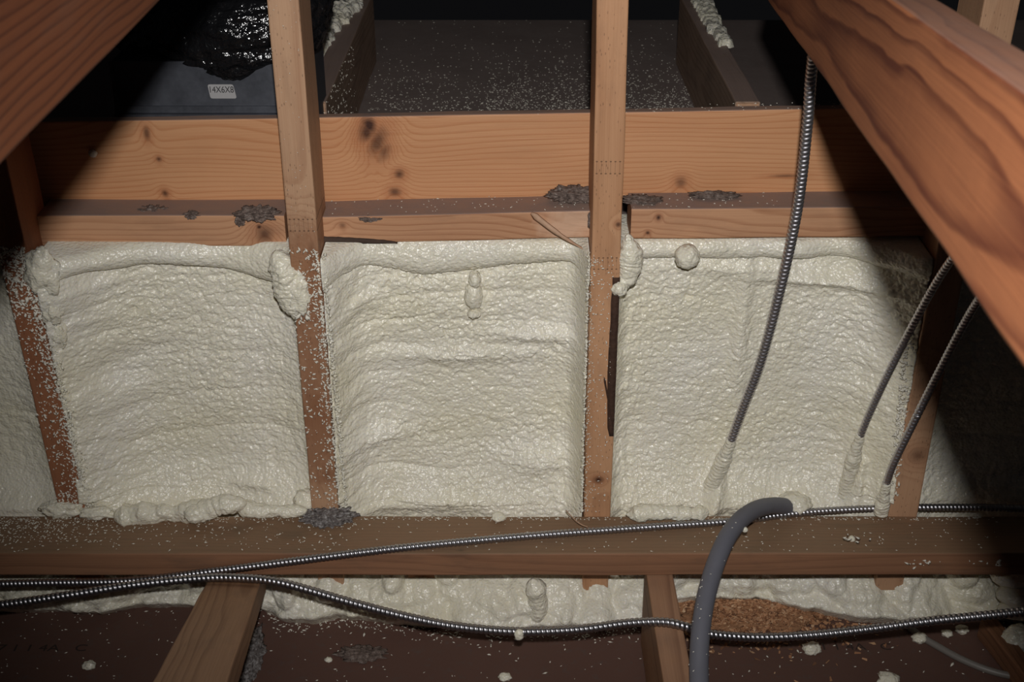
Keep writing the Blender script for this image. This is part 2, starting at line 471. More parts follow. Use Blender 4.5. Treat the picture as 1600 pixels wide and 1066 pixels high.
s2 = stud(478, 690, 419, 30, 22, 'full-height wall stud left of the middle foam bay, foam spattered on its left edge', [(488, 402, .022, .006, 0, .8), (486, 440, .012, .003, 0, .6), (512, 742, .012, .005, 0, .6), (455, 372, .02, .02, 0, .12)],
          [(462, 352)], pale=[(480, 430, .08, .06, (0.30, 0.135, 0.065)), (492, 560, .13, .06, (0.27, 0.12, 0.06)), (502, 690, .09, .06, (0.27, 0.12, 0.06))])
s3 = stud(916, 700, 932, 50, 23, 'full-height wall stud right of the middle foam bay with finger joints', [(935, 750, .006, .007, 0, 1.0), (966, 351, .004, .004, 0, .8)], [(952, 262), (942, 412)], lt=(0.56, 0.305, 0.165), dk=(0.38, 0.18, 0.085))
s4 = stud(1399, 745, 1534, 20, 24, 'wall stud behind the hanging cables at the right with a round red knot', [(1434, 712, .013, .012, 0, .55), (1440, 600, .02, .012, 0, .15)], lt=(0.50, 0.29, 0.17), dk=(0.36, 0.185, 0.10), w=0.042)

# missing chip / dark split along the lower right side of the middle-right stud
CHIP = simple('split_wood', (0.055, 0.025, 0.014), 0.85, 0, 0.4, 90, 0.002, 150)
V = []; Fc = []; N = 40
for i in range(N):
    t = i / (N - 1); py = 434 + (682 - 434) * t; x0 = 957 + (949 - 957) * min(1, t * 1.6) + 1.3 * mn.noise(Vector((t * 9, 1, 0))); x1 = 969 - 10 * t + 0.7 * mn.noise(Vector((t * 15, 3, 0)))
    if t > .95: x0 += (t - .95) * 60
    q = PY(x0, py, S - .0012); r = PY(x1, py, S - .0005); V += [q, r, r + Vector((0, .03, 0)), q + Vector((0, .03, 0))]
for i in range(N - 1):
    for j in range(4): Fc.append((i * 4 + j, i * 4 + (j + 1) % 4, i * 4 + 4 + (j + 1) % 4, i * 4 + 4 + j))
Fc += [(3, 2, 1, 0), tuple((N - 1) * 4 + j for j in range(4))]
tag(link('split_edge', V, Fc, CHIP, s3), 'dark splintered edge of the stud')

# bottom plate
PLX0, PLX1 = -1.15, 1.35
def pm(loc, Mi):
    pf = lambda a, b: PZ(a, b, PT)
    kn = [(*[(Mi @ pf(a, b))[q] for q in (0, 2)], r1, r2, 0, dd) for a, b, r1, r2, dd in
          ((457, 836, .022, .014, .55), (372, 828, .010, .008, .5), (720, 860, .004, .003, 1), (1330, 822, .05, .006, .35), (520, 840, .012, .006, .4))]
    return wood('plate_wood', (0.34, 0.16, 0.085), (0.20, 0.085, 0.045), 120, (0.10, 0.03), 31, kn, dust=.6, dcol=(0.215, 0.155, 0.095), grime=.5, contrast=.55, warp=.012, stain=((0.16, 0.10, 0.06), .5), face=1, wx=1.5)
plate = timber('bottom_plate', (PLX0, 1.431, H + PT - .019), (PLX1, 1.431, H + PT - .019), (0, -1, 0), 0.038, 0.089, pm,
               'long grimy bottom plate running across under the foam bays', 'timber', center=False, seed=9)

# lower joist and rising web
def jm(loc, Mi):
    return wood('lower_joist_wood', (0.38, 0.20, 0.105), (0.22, 0.10, 0.046), 100, (0.012, 0.04), 33, (), grime=.3, contrast=.9, warp=.01, face=1, wx=3, dust=.2)
jl = (PY(1012, 897, 1.434) + PY(1050, 897, 1.434)) / 2; jn = (PZ(1041, 1066, -1.112) + PZ(1082, 1066, -1.112)) / 2
jd = (jn - jl); jn2 = jl + jd * 2.2
jl.z = jn2.z = H - 1.119 - 0.07
jl = jl - (jn2 - jl).normalized() * 0.02
lj = timber('lower_joist', jl, jn2, (-1, 0, 0), 0.140, 0.0375, jm, 'brown joist on edge running toward the viewer from under the bottom plate', 'timber', seed=12)
def wm(loc, Mi):
    return wood('brace_wood', (0.39, 0.215, 0.115), (0.23, 0.11, 0.052), 115, (0.02, -0.012), 34, (), grime=.3, contrast=.8, warp=.012, wx=2.5)
wa = (PY(327, 903, 1.434) + PY(409, 903, 1.434)) / 2; wb = (PY(235, 1066, .97) + PY(356, 1066, .97)) / 2
wdv = (wb - wa)
wa2 = wa - wdv * 0.16; wb2 = wa + wdv * 1.5
wn = wdv.cross(Vector((1, 0, 0))); wn = wn if wn.z > 0 else -wn
web = timber('diagonal_brace', wa2, wb2, wn, 0.074, 0.038, wm, 'flat brown brace rising toward the viewer at the lower left', 'timber', center=False, seed=13)
# batten at the lower right
def bm_(loc, Mi): return wood('batten_wood', (0.26, 0.12, 0.06), (0.16, 0.07, 0.035), 120, (0.02, 0.03), 36)
ba = (PZ(1535, 968, FL + .035) + PZ(1556, 966, FL + .035)) / 2; bb = (PZ(1600, 1055, FL + .035) + PZ(1628, 1050, FL + .035)) / 2
ba.z = bb.z = H + FL + .018; bdv = bb - ba
timber('batten', ba, ba + bdv * 1.7, (0, 0, 1), 0.026, 0.034, bm_, 'narrow dark red-brown batten on the boards at the lower right corner', 'timber', seed=15)
# little stub block seen under the plate
timber('stud_stub', (PY(638, 905, S + .012)) , (PY(680, 905, S + .012)), (0, -1, 0), 0.05, 0.04, simple('stub_wood', (0.42, 0.2, 0.1), .7, 0, .25, 60), 'short reddish wood block peeping out below the bottom plate in the middle', 'timber', center=False, seed=16)

# upper ceiling joists beyond the header
def um(seed):
    return lambda loc, Mi: wood('upper_joist_wood_%d' % seed, (0.36, 0.24, 0.17), (0.24, 0.15, 0.10), 110, (0.01, 0.05), seed, (), grime=.4, dust=.95, face=0)
for nm, X, lab, sd, far in (('l', -0.301, 'dusty ceiling joist beyond the header, just right of the left full-height stud', 41, 2.62),
                            ('r', 0.357, 'dusty ceiling joist beyond the header at the right with pale end grain', 42, 2.60)):
    o = timber('ceiling_joist', (X, 1.882, H + JT - .07), (X, far, H + JT - .07), (1 if X < 0 else -1, 0, 0), 0.14, 0.038, um(sd), lab, 'timber', seed=sd)
    e = slab('end_grain', X - .017, X + .017, 1.880, 1.8825, H + JT - .135, H + JT - .002, simple('end_grain_%d' % sd, (0.50, 0.29, 0.17), .7, 0, .3, 90), None, o)
    tag(e, 'pale cut end')

# ================================================================== FOREGROUND RAILS
ax = Vector((0.09895676, 0.9900939, -0.09960737)).normalized()
e1 = Vector((0.99509173, -0.09845975, 0.00990544)).normalized(); e2 = Vector((0, 0.100098685, 0.994977514)).normalized()
P1 = CAM + Vector((0.14943873, -0.03392283, -0.18872916)); ph = math.radians(83)
wv = e1 * math.cos(ph) + e2 * math.sin(ph); nv_ = e1 * math.sin(ph) - e2 * math.cos(ph)   # into the wood
fc = P1 + wv * 0.0445
def rm(loc, Mi):
    return wood('rail_right_wood', (0.45, 0.17, 0.068), (0.10, 0.024, 0.010), 120, (0.012, -0.035), 51, (), grime=.15, contrast=.95, warp=.0055, wx=12, rough=.6, stain=((0.18, 0.045, 0.018), .65), dust=.7, dcol=(.26, .15, .11))
railR = timber('roof_rail', fc + ax * 0.06, fc + ax * 1.62, -nv_, 0.089, 0.038, rm, 'large orange rail crossing the upper right corner close to the viewer', 'timber', center=False, seed=51)
La = PD(0, 260, 0.64); Lb = PD(250, 0, 0.86); ld = (Lb - La)
up = Vector((0, 0, 1)); up = (up - ld.normalized() * up.dot(ld.normalized())).normalized()
lat = ld.normalized().cross(up); lat = lat if lat.x > 0 else -lat
ca = La + up * 0.07; cb = Lb + up * 0.07
def rlm(loc, Mi):
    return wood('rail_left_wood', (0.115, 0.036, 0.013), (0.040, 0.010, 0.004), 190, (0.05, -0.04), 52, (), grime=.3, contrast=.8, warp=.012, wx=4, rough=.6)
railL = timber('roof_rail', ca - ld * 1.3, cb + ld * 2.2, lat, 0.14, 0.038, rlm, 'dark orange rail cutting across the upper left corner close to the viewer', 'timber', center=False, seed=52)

# ================================================================== SPRAY FOAM
FSURF = {}
def bay(x0, x1, cfg, label, step=0.0014):
    ztop = H - 0.672; zbot = H - 1.17
    nu = int((x1 - x0) / step); nv = int((ztop - zbot) / step)
    xs = np.linspace(x0, x1, nu)[:, None] * np.ones((1, nv)); zs = np.linspace(zbot, ztop, nv)[None, :] * np.ones((nu, 1))
    p = foam_p(xs, zs, x0, x1, cfg)
    Y = cfg.get('Y0', 1.603) - p
    Z = zs - 0.35 * np.clip(p - .008, 0, .03) * np.clip((ztop - zs) / .03, 0, 1) * .7
    Y[0, :] = Y[-1, :] = 1.67; Y[:, 0] = Y[:, -1] = 1.67
    V = np.stack([xs, Y, Z], -1).reshape(-1, 3)
    o = link('spray_foam', V, grid_faces(nu, nv), FOAM)
    tag(o, label, 'insulation')
    FSURF[label] = o
    return o
def foam_p(x, z, x0, x1, c):
    s = c['seed']; ztop = H - 0.672; zb = H + PT
    u = np.clip(x - x0, 0, 9); w = np.clip(x1 - x, 0, 9); t = np.clip(ztop - z, 0, 9)
    p = 0.004 * fbm(x * 10, z * 10, s, 3)
    rn = 1 + 0.25 * fbm(z * 22, x * 6, s + 40, 3)
    p = p + c['pL'] * np.exp(-(u / (c['wL'] * rn)) ** 1.4) + c['pR'] * np.exp(-(w / (c['wR'] * rn)) ** 1.4)
    hT = c['hT'] * (1 + 0.35 * fbm(x * 9, x * 0 + 3, s + 50, 2)) + c.get('tilt', 0) * (x - x0) / (x1 - x0)
    q = t / hT
    p = p + c['aT'] * np.sqrt(np.clip(1 - (1.85 * q - .85) ** 2, 0, 1)) * (q < 1) * (1 + .25 * vn(x * 16, x * 0, s + 2))
    hb = np.clip(z - zb, 0, 9)
    p = p + c['aB'] * np.exp(-(hb / .035) ** 1.2) * (1 + .35 * vn(x * 12, z * 8, s + 3))
    ph = (z + .020 * fbm(x * 5, z * 7, s + 60, 2)) / c['sp'] + .55 * vn(x * 3, z * 4, s + 4)
    fr = ph - np.floor(ph); am = np.clip(.45 + .8 * vn(x * 5, z * 6, s + 5), 0, 1.2)
    p = p + c['fold'] * am * np.sqrt(np.clip(4 * fr * (1 - fr), 0, 1)) ** .8 * np.clip((t - hT) / .02, 0, 1)
    for (gx, gz, gr1, gr2, ga) in c.get('bumps', ()):
        p = p + ga * np.exp(-(((x - gx) / gr1) ** 2 + ((z - gz) / gr2) ** 2))
    for (a0, a1, b0, b1, rr, ga) in c.get('ridges', ()):
        L2 = (b0 - a0) ** 2 + (b1 - a1) ** 2
        tt = np.clip(((x - a0) * (b0 - a0) + (z - a1) * (b1 - a1)) / L2, 0, 1)
        dd = np.hypot(x - a0 - tt * (b0 - a0), z - a1 - tt * (b1 - a1))
        p = p + ga * (.35 + .65 * tt) * np.exp(-(dd / (rr * (.6 + .6 * tt))) ** 2)
    sm = 1 - .5 * (q < 1) * np.clip((1 - q) * 6, 0, 1)
    edge = np.exp(-(u / .035) ** 2) * (c['pL'] > .02) + np.exp(-(w / .010) ** 2) * (c['pR'] > .02)
    p = p + popcorn(x, z, s, c.get('pop', 1.0)) * sm * (1 + .5 * edge) + .006 * edge * fbm(x * 70, z * 55, s + 77, 3)
    # nothing swells past the stud faces, nor through the plate
    lim = np.where(z < zb + .032, c.get('Y0', 1.603) - 1.5265, c.get('Y0', 1.603) - 1.508)
    lim = lim + .004 * fbm(x * 60, z * 60, s + 78, 2) * (z > zb + .01)
    k = .012
    p = -k * np.log(np.exp(-np.clip(p, -1, .3) / k) + np.exp(-lim / k))
    return p
def XZ(px, py, Y=1.58):
    v = PY(px, py, Y); return v.x, v.z
bay(-1.25, -.659, dict(seed=1, pL=0, wL=.02, pR=.03, wR=.03, hT=.04, aT=.012, aB=.045, sp=.06, fold=.008), 'spray foam left of the leftmost wall stud, mostly in shade', .0024)
bay(-.622, -.286, dict(seed=22, pL=.078, wL=.062, pR=.030, wR=.03, hT=.022, tilt=.034, aT=.034, aB=.040, sp=.050, fold=.0042, pop=1.05,
    bumps=[(*XZ(95, 420), .035, .035, .03), (*XZ(400, 745), .035, .008, .010), (*XZ(250, 770), .08, .012, .012)]),
    'cream spray foam bay between the two left studs, sagging roll at its top')
bay(-.250, .103, dict(seed=43, pL=.074, wL=.026, pR=.070, wR=.010, hT=.050, tilt=-.016, aT=.030, aB=.034, sp=.046, fold=.0072, pop=1.1,
    bumps=[(*XZ(560, 470), .03, .012, .012), (*XZ(580, 680), .05, .014, .014), (*XZ(840, 720), .05, .02, .016), (*XZ(720, 560), .10, .012, .010), (*XZ(840, 530), .06, .01, .010), (*XZ(660, 770), .10, .012, .010)]),
    'brightest spray foam bay, between the two full-height middle studs')
bay(.139, .548, dict(seed=64, pL=.045, wL=.010, pR=.075, wR=.050, hT=.028, tilt=-.004, aT=.022, aB=.036, sp=.070, fold=.003, pop=1.05,
    bumps=[(*XZ(1160, 520), .012, .12, .010), (*XZ(1290, 440), .09, .010, .016), (*XZ(1180, 760), .07, .02, .014), (*XZ(1180, 425), .10, .008, .006)],
    ridges=[(*XZ(1140, 700), *XZ(1094, 806), .012, .030), (*XZ(1340, 700), *XZ(1312, 800), .011, .032), (*XZ(1384, 750), *XZ(1372, 800), .010, .020), (*XZ(1200, 812), *XZ(1250, 790), .03, .03)]),
    'wide spray foam bay behind the three hanging metal cables')
bay(.584, 1.25, dict(seed=85, pL=.03, wL=.02, pR=0, wR=.02, hT=.03, aT=.015, aB=.03, sp=.06, fold=.006), 'spray foam right of the knotted right stud, sunk in shadow', .0024)

def blob_vf(c, r, seed, sub=4, amp=.18, fr=2.2):
    import bmesh
    bm = bmesh.new(); bmesh.ops.create_icosphere(bm, subdivisions=sub, radius=1)
    V = []
    for v in bm.verts:
        n = v.co.normalized()
        k = 1 + amp * mn.noise(n * fr + Vector((seed, 0, seed * 2))) + amp * .45 * mn.noise(n * fr * 2.7 + Vector((0, seed, 0))) + amp * .2 * mn.noise(n * fr * 6 + Vector((0, seed, 3)))
        V.append((c[0] + n.x * r[0] * k, c[1] + n.y * r[1] * k, c[2] + n.z * r[2] * k))
    Fc = [tuple(v.index for v in f.verts) for f in bm.faces]
    bm.free(); return V, Fc
def blob(name, c, r, seed, parent=None, mat=None, **k):
    V, Fc = blob_vf(c, r, seed, **k)
    return link(name, V, Fc, mat or FOAM, parent)
def roll(name, pts, r0, seed, parent=None, mat=None, fold=.12, pitch=.018, n=220, pop=.0018):
    def rf(s, a, L):
        e = np.clip(np.minimum(s, L - s) / (r0 * 1.3), 0.02, 1) ** .5
        b = 1 + .34 * vn(s / (r0 * 3.2), a * 0, seed) + .22 * vn(s / (r0 * 1.1), np.sin(a) + 2, seed + 9) + fold * .8 * np.abs(np.sin(s / pitch * math.pi + 1.4 * np.sin(a + seed) + 3.0 * vn(s * 60, a * 0, seed + 4)))
        return r0 * e * b * (1 + .05 * vn(s / .006, a * 1.6 + 3, seed + 2)) + pop * e * dome(s / .007 + 50, (a + .6) * r0 / .007 + 20, seed + 6)
    V, Fc = sweep(pts, n, 44, rf)
    return link(name, V, Fc, mat or FOAM, parent)
b1 = FSURF['cream spray foam bay between the two left studs, sagging roll at its top']
b2 = FSURF['brightest spray foam bay, between the two full-height middle studs']
b3 = FSURF['wide spray foam bay behind the three hanging metal cables']
# rolls lying on the plate
roll('foam_roll', [PY(x, y, 1.512) for x, y in ((178, 808), (215, 803), (250, 803), (290, 800), (330, 800))], .0135, 3, b1, fold=.05)
roll('foam_roll', [PY(x, y, 1.508) for x, y in ((300, 806), (330, 796), (350, 789), (385, 786))], .016, 4, b1)
blob('foam_lump', PY(306, 803, 1.500), (.017, .014, .013), 5, b1)
roll('foam_roll', [PY(x, y, 1.515) for x, y in ((370, 792), (410, 798), (450, 799), (480, 797))], .009, 14, b1, fold=.05)
blob('foam_lump', PY(480, 785, 1.545), (.020, .018, .022), 15, b1)
roll('foam_roll', [PY(x, y, 1.532) for x, y in ((430, 392), (445, 420), (453, 450), (460, 476), (465, 500))], .0150, 7, b1, fold=.08, pitch=.012, pop=.0035)
blob('foam_lump', PY(468, 460, 1.522), (.014, .010, .030), 77, b1, amp=.35)
blob('foam_lump', PY(66, 425, 1.519), (.022, .014, .034), 8, b1, amp=.35)
blob('foam_lump', PY(80, 480, 1.522), (.014, .012, .026), 9, b1, amp=.35)
blob('foam_lump', PY(92, 520, 1.528), (.010, .010, .022), 10, b1, amp=.35)
blob('foam_lump', PY(98, 794, 1.522), (.030, .012, .014), 41, b1, amp=.4)
blob('foam_lump', PY(150, 802, 1.516), (.026, .010, .009), 42, b1, amp=.4)
blob('foam_lump', PY(232, 799, 1.520), (.022, .012, .012), 43, b1, amp=.3)
# drip in the middle bay
blob('foam_drip', PY(740, 462, 1.580), (.0125, .014, .020), 21, b2, amp=.15)
blob('foam_drip', PY(742, 436, 1.573), (.0085, .012, .012), 22, b2, amp=.2)
blob('foam_drip', PY(741, 489, 1.580), (.009, .012, .006), 23, b2, amp=.2)
blob('foam_lump', PY(779, 808, 1.510), (.010, .009, .006), 24, b2, amp=.2)
# ball and strand in the right bay
blob('foam_ball', PY(1074, 401, 1.558), (.0165, .018, .0165), 31, b3, amp=.16)
roll('foam_strand', [PY(x, y, 1.530) for x, y in ((981, 366), (984, 390), (983, 415), (978, 436), (970, 450))], .0105, 32, b3, fold=.16, pitch=.010)
blob('foam_strand', PY(967, 450, 1.522), (.010, .012, .010), 33, b3, amp=.25)
roll('foam_roll', [PY(x, y, 1.505) for x, y in ((982, 806), (1010, 800), (1045, 802), (1080, 803), (1108, 800))], .0085, 34, b3, fold=.05)
blob('foam_lump', PY(990, 804, 1.505), (.010, .008, .006), 35, b3, amp=.3)
blob('foam_lump', PY(1020, 801, 1.505), (.011, .008, .008), 36, b3, amp=.3)
blob('foam_lump', PY(1240, 788, 1.535), (.026, .02, .017), 37, b3)
blob('foam_lump', PY(1400, 770, 1.527), (.010, .007, .010), 38, b3, amp=.3)

# lower bead of foam under the plate
EDGE = [(-400, 955), (-50, 955), (80, 955), (150, 958), (210, 950), (300, 948), (410, 950), (440, 972), (490, 974), (530, 966), (600, 974), (700, 984), (820, 988), (940, 984), (1000, 978), (1055, 946), (1120, 938), (1180, 936), (1230, 948), (1290, 962), (1350, 972), (1420, 975), (1500, 966), (1560, 968), (1900, 985)]
ex = np.array([PZ(a, b, FL).x for a, b in EDGE]); ey = np.array([PZ(a, b, FL).y for a, b in EDGE])
nu, nv = 1150, 64
xs = np.linspace(-1.25, 1.25, nu)[:, None] * np.ones((1, nv)); t = np.linspace(0, 1, nv)[None, :] * np.ones((nu, 1))
yend = np.interp(xs, ex, ey) + .005 * fbm(xs * 50, xs * 0, 90, 3)
ya = 1.602; za = H - 1.125; zb_ = H + FL - .002
arc = t * .15
bul = np.sin(np.clip(t, 0, 1) * math.pi) ** .7
low = np.clip((t - .28) / .5, 0, 1)
yy = ya + (yend - ya) * t ** 1.3 - bul * low * (.014 + .030 * fbm(xs * 11, t * 1.5, 91, 3)) 
zz = za + (zb_ - za) * t ** .9 + bul * .004
pc = popcorn(xs, arc, 95, 1.2) + .009 * low * np.clip(dome(xs / .023 + 9, arc / .021, 98), 0, 1) + (.006 + .022 * low) * np.clip(dome(xs / .05 + .3 * vn(xs * 20, arc * 20, 97), arc / .04, 96), 0, 1)
LB = []
for (a, b, rx, rt, am) in ((962, 925, .030, .26, .026), (935, 905, .016, .16, .012), (618, 932, .020, .30, .020), (455, 945, .022, .30, .016), (520, 950, .02, .2, .010), (700, 930, .024, .30, .014), (760, 915, .02, .2, .010),
                           (1180, 915, .026, .3, .020), (1222, 925, .022, .26, .018), (1120, 918, .026, .3, .014), (1290, 940, .03, .3, .012), (1500, 930, .032, .34, .024), (1420, 930, .03, .3, .012), (870, 905, .03, .14, .012), (560, 908, .018, .12, .010), (130, 945, .05, .2, .008), (200, 930, .04, .3, .012), (350, 935, .03, .3, .010)):
    cx = PY(a, b, 1.53).x; ct = (b - 905) / 78 * .9 + .08
    pc = pc + 1.5 * am * np.sqrt(np.clip(1 - ((xs - cx) / rx + .25 * vn(xs * 45, t * 4, 99)) ** 2 - ((t - ct) / rt) ** 2, 0, 1)) ** .8
fade = np.clip((1 - t) * 12, 0, 1)
yy = yy - pc * .75 * fade; zz = zz + pc * .45 * fade
lowf = link('spray_foam', np.stack([xs, yy, zz], -1).reshape(-1, 3), grid_faces(nu, nv), FOAM)
tag(lowf, 'ragged bead of spray foam along the boards under the bottom plate', 'insulation')
def lb(px, py, Y, r, sd, **k): return blob('foam_lump', PY(px, py, Y), r, sd, lowf, **k)
roll('foam_drip', [PY(x, y, 1.488) for x, y in ((832, 905), (838, 925), (842, 948), (838, 972))], .0140, 61, lowf, fold=.04, pitch=.011)
lb(1585, 900, 1.49, (.035, .025, .014), 70, amp=.1); lb(1590, 930, 1.47, (.030, .025, .014), 71, amp=.1); lb(1592, 953, 1.46, (.030, .02, .012), 72, amp=.12)
lb(1592, 1000, 1.44, (.026, .022, .022), 73)

# foam on and beside the upper joists
def patch(poly_px, z, hgt, seed, label, st=.003):
    P = [PZ(a, b, z) for a, b in poly_px]
    X = [p.x for p in P]; Yp = [p.y for p in P]
    xs = np.arange(min(X), max(X), st); ys = np.arange(min(Yp), max(Yp), st)
    gx, gy = np.meshgrid(xs, ys, indexing='ij')
    ins = np.zeros(gx.shape, bool); n = len(P)
    wxn = gx + .010 * vn(gx * 60, gy * 60, seed); wyn = gy + .010 * vn(gx * 60, gy * 60, seed + 1)
    dist = np.full(gx.shape, 9.)
    for i in range(n):
        x1_, y1_ = X[i], Yp[i]; x2_, y2_ = X[(i + 1) % n], Yp[(i + 1) % n]
        c = ((y1_ > wyn) != (y2_ > wyn)) & (wxn < (x2_ - x1_) * (wyn - y1_) / (y2_ - y1_ + 1e-12) + x1_)
        ins ^= c
        tt = np.clip(((wxn - x1_) * (x2_ - x1_) + (wyn - y1_) * (y2_ - y1_)) / ((x2_ - x1_) ** 2 + (y2_ - y1_) ** 2), 0, 1)
        dist = np.minimum(dist, np.hypot(wxn - x1_ - tt * (x2_ - x1_), wyn - y1_ - tt * (y2_ - y1_)))
    hh = np.where(ins, hgt * np.clip(dist / .02, 0, 1) ** .5, -.004) + np.where(ins, .9 * hgt * np.clip(dome(gx / .016, gy / .020, seed + 3), 0, 1) + .8 * hgt * np.clip(dome(gx / .008, gy / .010, seed + 4), 0, 1), 0)
    nu_, nv_2 = gx.shape
    fcs = grid_faces(nu_, nv_2); keep = ins.reshape(-1)[fcs].any(axis=1)
    V = np.stack([gx, gy, H + z + hh], -1).reshape(-1, 3)
    fcs = fcs[keep]; used = np.unique(fcs); mp = -np.ones(len(V), int); mp[used] = np.arange(len(used))
    o = link('foam_patch', V[used], mp[fcs], FOAM); tag(o, label, 'insulation'); return o
patch([(478, 30), (520, 22), (574, 8), (560, 30), (540, 46), (520, 72), (503, 88), (470, 100)], JT - .012, .012, 5, 'patch of foam in the gap behind the left full-height stud, beyond the header')
patch([(1078, 2), (1110, 2), (1120, 25), (1134, 50), (1142, 66), (1128, 76), (1112, 60), (1098, 38)], JT, .006, 6, 'patch of foam on top of the right ceiling joist')

# ================================================================== FLECKS (uncountable foam spatter)
OCT = np.array([(1, 0, 0), (-1, 0, 0), (0, 1, 0), (0, -1, 0), (0, 0, 1), (0, 0, -1)], float)
OF = np.array([(0, 2, 4), (2, 1, 4), (1, 3, 4), (3, 0, 4), (2, 0, 5), (1, 2, 5), (3, 1, 5), (0, 3, 5)])
def flecks(name, pts, mat, label=None, cat=None, parent=None, flat=.5, elong=2.4):
    rng = np.random.RandomState(len(pts)); Vs = []; Fs = []; b = 0
    for (p, nrm, sz) in pts:
        n = Vector(nrm).normalized(); a = n.orthogonal().normalized(); c = n.cross(a)
        an = rng.rand() * 6.28; a2 = a * math.cos(an) + c * math.sin(an); c2 = n.cross(a2)
        R = np.array([a2, c2, n]).T
        q = OCT * (1 + .5 * (rng.rand(6, 1) - .5)) * np.array([sz * (1 + (elong - 1) * rng.rand()), sz * .75, sz * flat])
        Vs.append(q @ R.T + np.array(p)); Fs.append(OF + b); b += 6
    o = link(name, np.vstack(Vs), np.vstack(Fs), mat, parent)
    tag(o, label, cat, None, 'stuff'); return o
rs = random.Random(7)
FN = Vector((0, -1, 0))
def rpx(n, f, plane=S - .0006, size=(.0006, .0021)):
    out = []
    while len(out) < n:
        r = f()
        if r is None: continue
        px, py = r[:2]; out.append((PY(px, py, plane), FN, rs.uniform(*size) * (r[2] if len(r) > 2 else 1)))
    return out
# stud 1: left edge x = 17+.236*(y-478), width ~46
def f1():
    y = rs.uniform(385, 800); xl = 17 + .236 * (y - 478); w = 43 + .012 * (y - 478)
    u = rs.random(); d = .12 + .75 * (u ** 3) + .6 * math.exp(-((y - 430) / 55) ** 2) + .8 * math.exp(-((y - 795) / 25) ** 2)
    return (xl + u * w, y, 1.6 if (y < 500 or u > .85) and rs.random() < .3 else 1) if rs.random() < d else None
flecks('foam_speck', rpx(1250, f1), FLECK, parent=s1)
def edge(y): return 508 + .1 * (y - 500)
def f2():
    y = rs.uniform(390, 800); xl = 461 + .092 * (y - 500)
    u = rs.random(); d = .05 + .95 * u ** 8
    if 420 < y < 505: d += .8 * max(0, 1 - u * 1.15) * (1 - abs(y - 465) / 45)
    return (xl + u * 43 + (2 if u > .9 else 0), y, 2.0 if u < .5 and 430 < y < 500 and rs.random() < .5 else 1) if rs.random() < d else None
flecks('foam_speck', rpx(1000, f2), FLECK, parent=s2)
def f2u():
    y = rs.uniform(0, 380); xl = 418 + .092 * y
    return (xl + rs.random() * 42, y) if rs.random() < .2 else None
flecks('foam_speck', rpx(40, f2u, size=(.0004, .0008)), FLECK, parent=s2)
def f3():
    y = rs.uniform(400, 800); xl = 923 - .025 * (y - 400); u = rs.random(); d = .12 + .9 * (1 - u) ** 9
    return (xl + u * 36, y) if rs.random() < d else None
flecks('foam_speck', rpx(360, f3, size=(.0006, .0014)), FLECK, parent=s3)
def f4():
    y = rs.uniform(520, 790); xl = 1407 - .10 * (y - 600) ; u = rs.random()
    return (xl + u * u * 14, y, 1.3) if rs.random() < .8 else None
flecks('foam_speck', rpx(260, f4), FLECK, parent=s4)
# ragged popcorn fringe where the foam meets the right edges of the studs
for (st, xf, n, par) in ((0, lambda y: 62 + .238 * (y - 478), 420, b1), (1, lambda y: 462 + .092 * (y - 400) + 41, 360, b2), (2, lambda y: 921 - .028 * (y - 400), 200, b2)):
    q = []
    for i in range(n):
        y = rs.uniform(395, 800); d = abs(rs.gauss(0, 5 if st == 0 else 2.4)) * (1 if st < 2 else -.6)
        q.append((PY(xf(y) + d, y, S - rs.uniform(-.004, .003)), FN, rs.uniform(.001, .0032)))
    flecks('foam_fringe', q, FOAM, parent=par, flat=.9, elong=1.5)
# plate top
pts = []
while len(pts) < 1500:
    px = rs.uniform(-20, 1560); py = rs.uniform(808, 862)
    d = .035
    if px < 260: d = max(0, 1 - px / 300) * max(.05, (1 - (py - 808) / 55)) ** 1.2 * 1.3
    elif px < 560: d = .22 * (1 - (py - 808) / 60)
    d += .5 * (py < 813)
    if rs.random() < d: pts.append((PZ(px, py, PT + .0008), (0, 0, 1), rs.uniform(.0006, .0016)))
for cx, cy, n in ((1435, 880, 14), (1330, 841, 8), (1545, 880, 10)):
    for i in range(n): pts.append((PY(cx + rs.gauss(0, 13), cy + rs.gauss(0, 3), 1.4302), FN, rs.uniform(.001, .0028)))
flecks('foam_speck', pts, FLECK, parent=plate)
# floor
pts = []
while len(pts) < 420:
    px = rs.uniform(-10, 1600); py = 955 + 125 * rs.random() ** 1.8
    pts.append((PZ(px, py, FL + .0008), (0, 0, 1), rs.uniform(.0007, .0018) * (1.8 if rs.random() < .06 else 1)))
for i in range(350):
    px = rs.uniform(400, 1000); py = np.interp(px, [a for a, b in EDGE], [b for a, b in EDGE]) + abs(rs.gauss(0, 9))
    pts.append((PZ(px, py, FL + .0008), (0, 0, 1), rs.uniform(.0008, .0022)))
flecks('foam_crumbs', pts, FLECK, 'fine crumbs of foam scattered over the lower brown boards', 'debris')
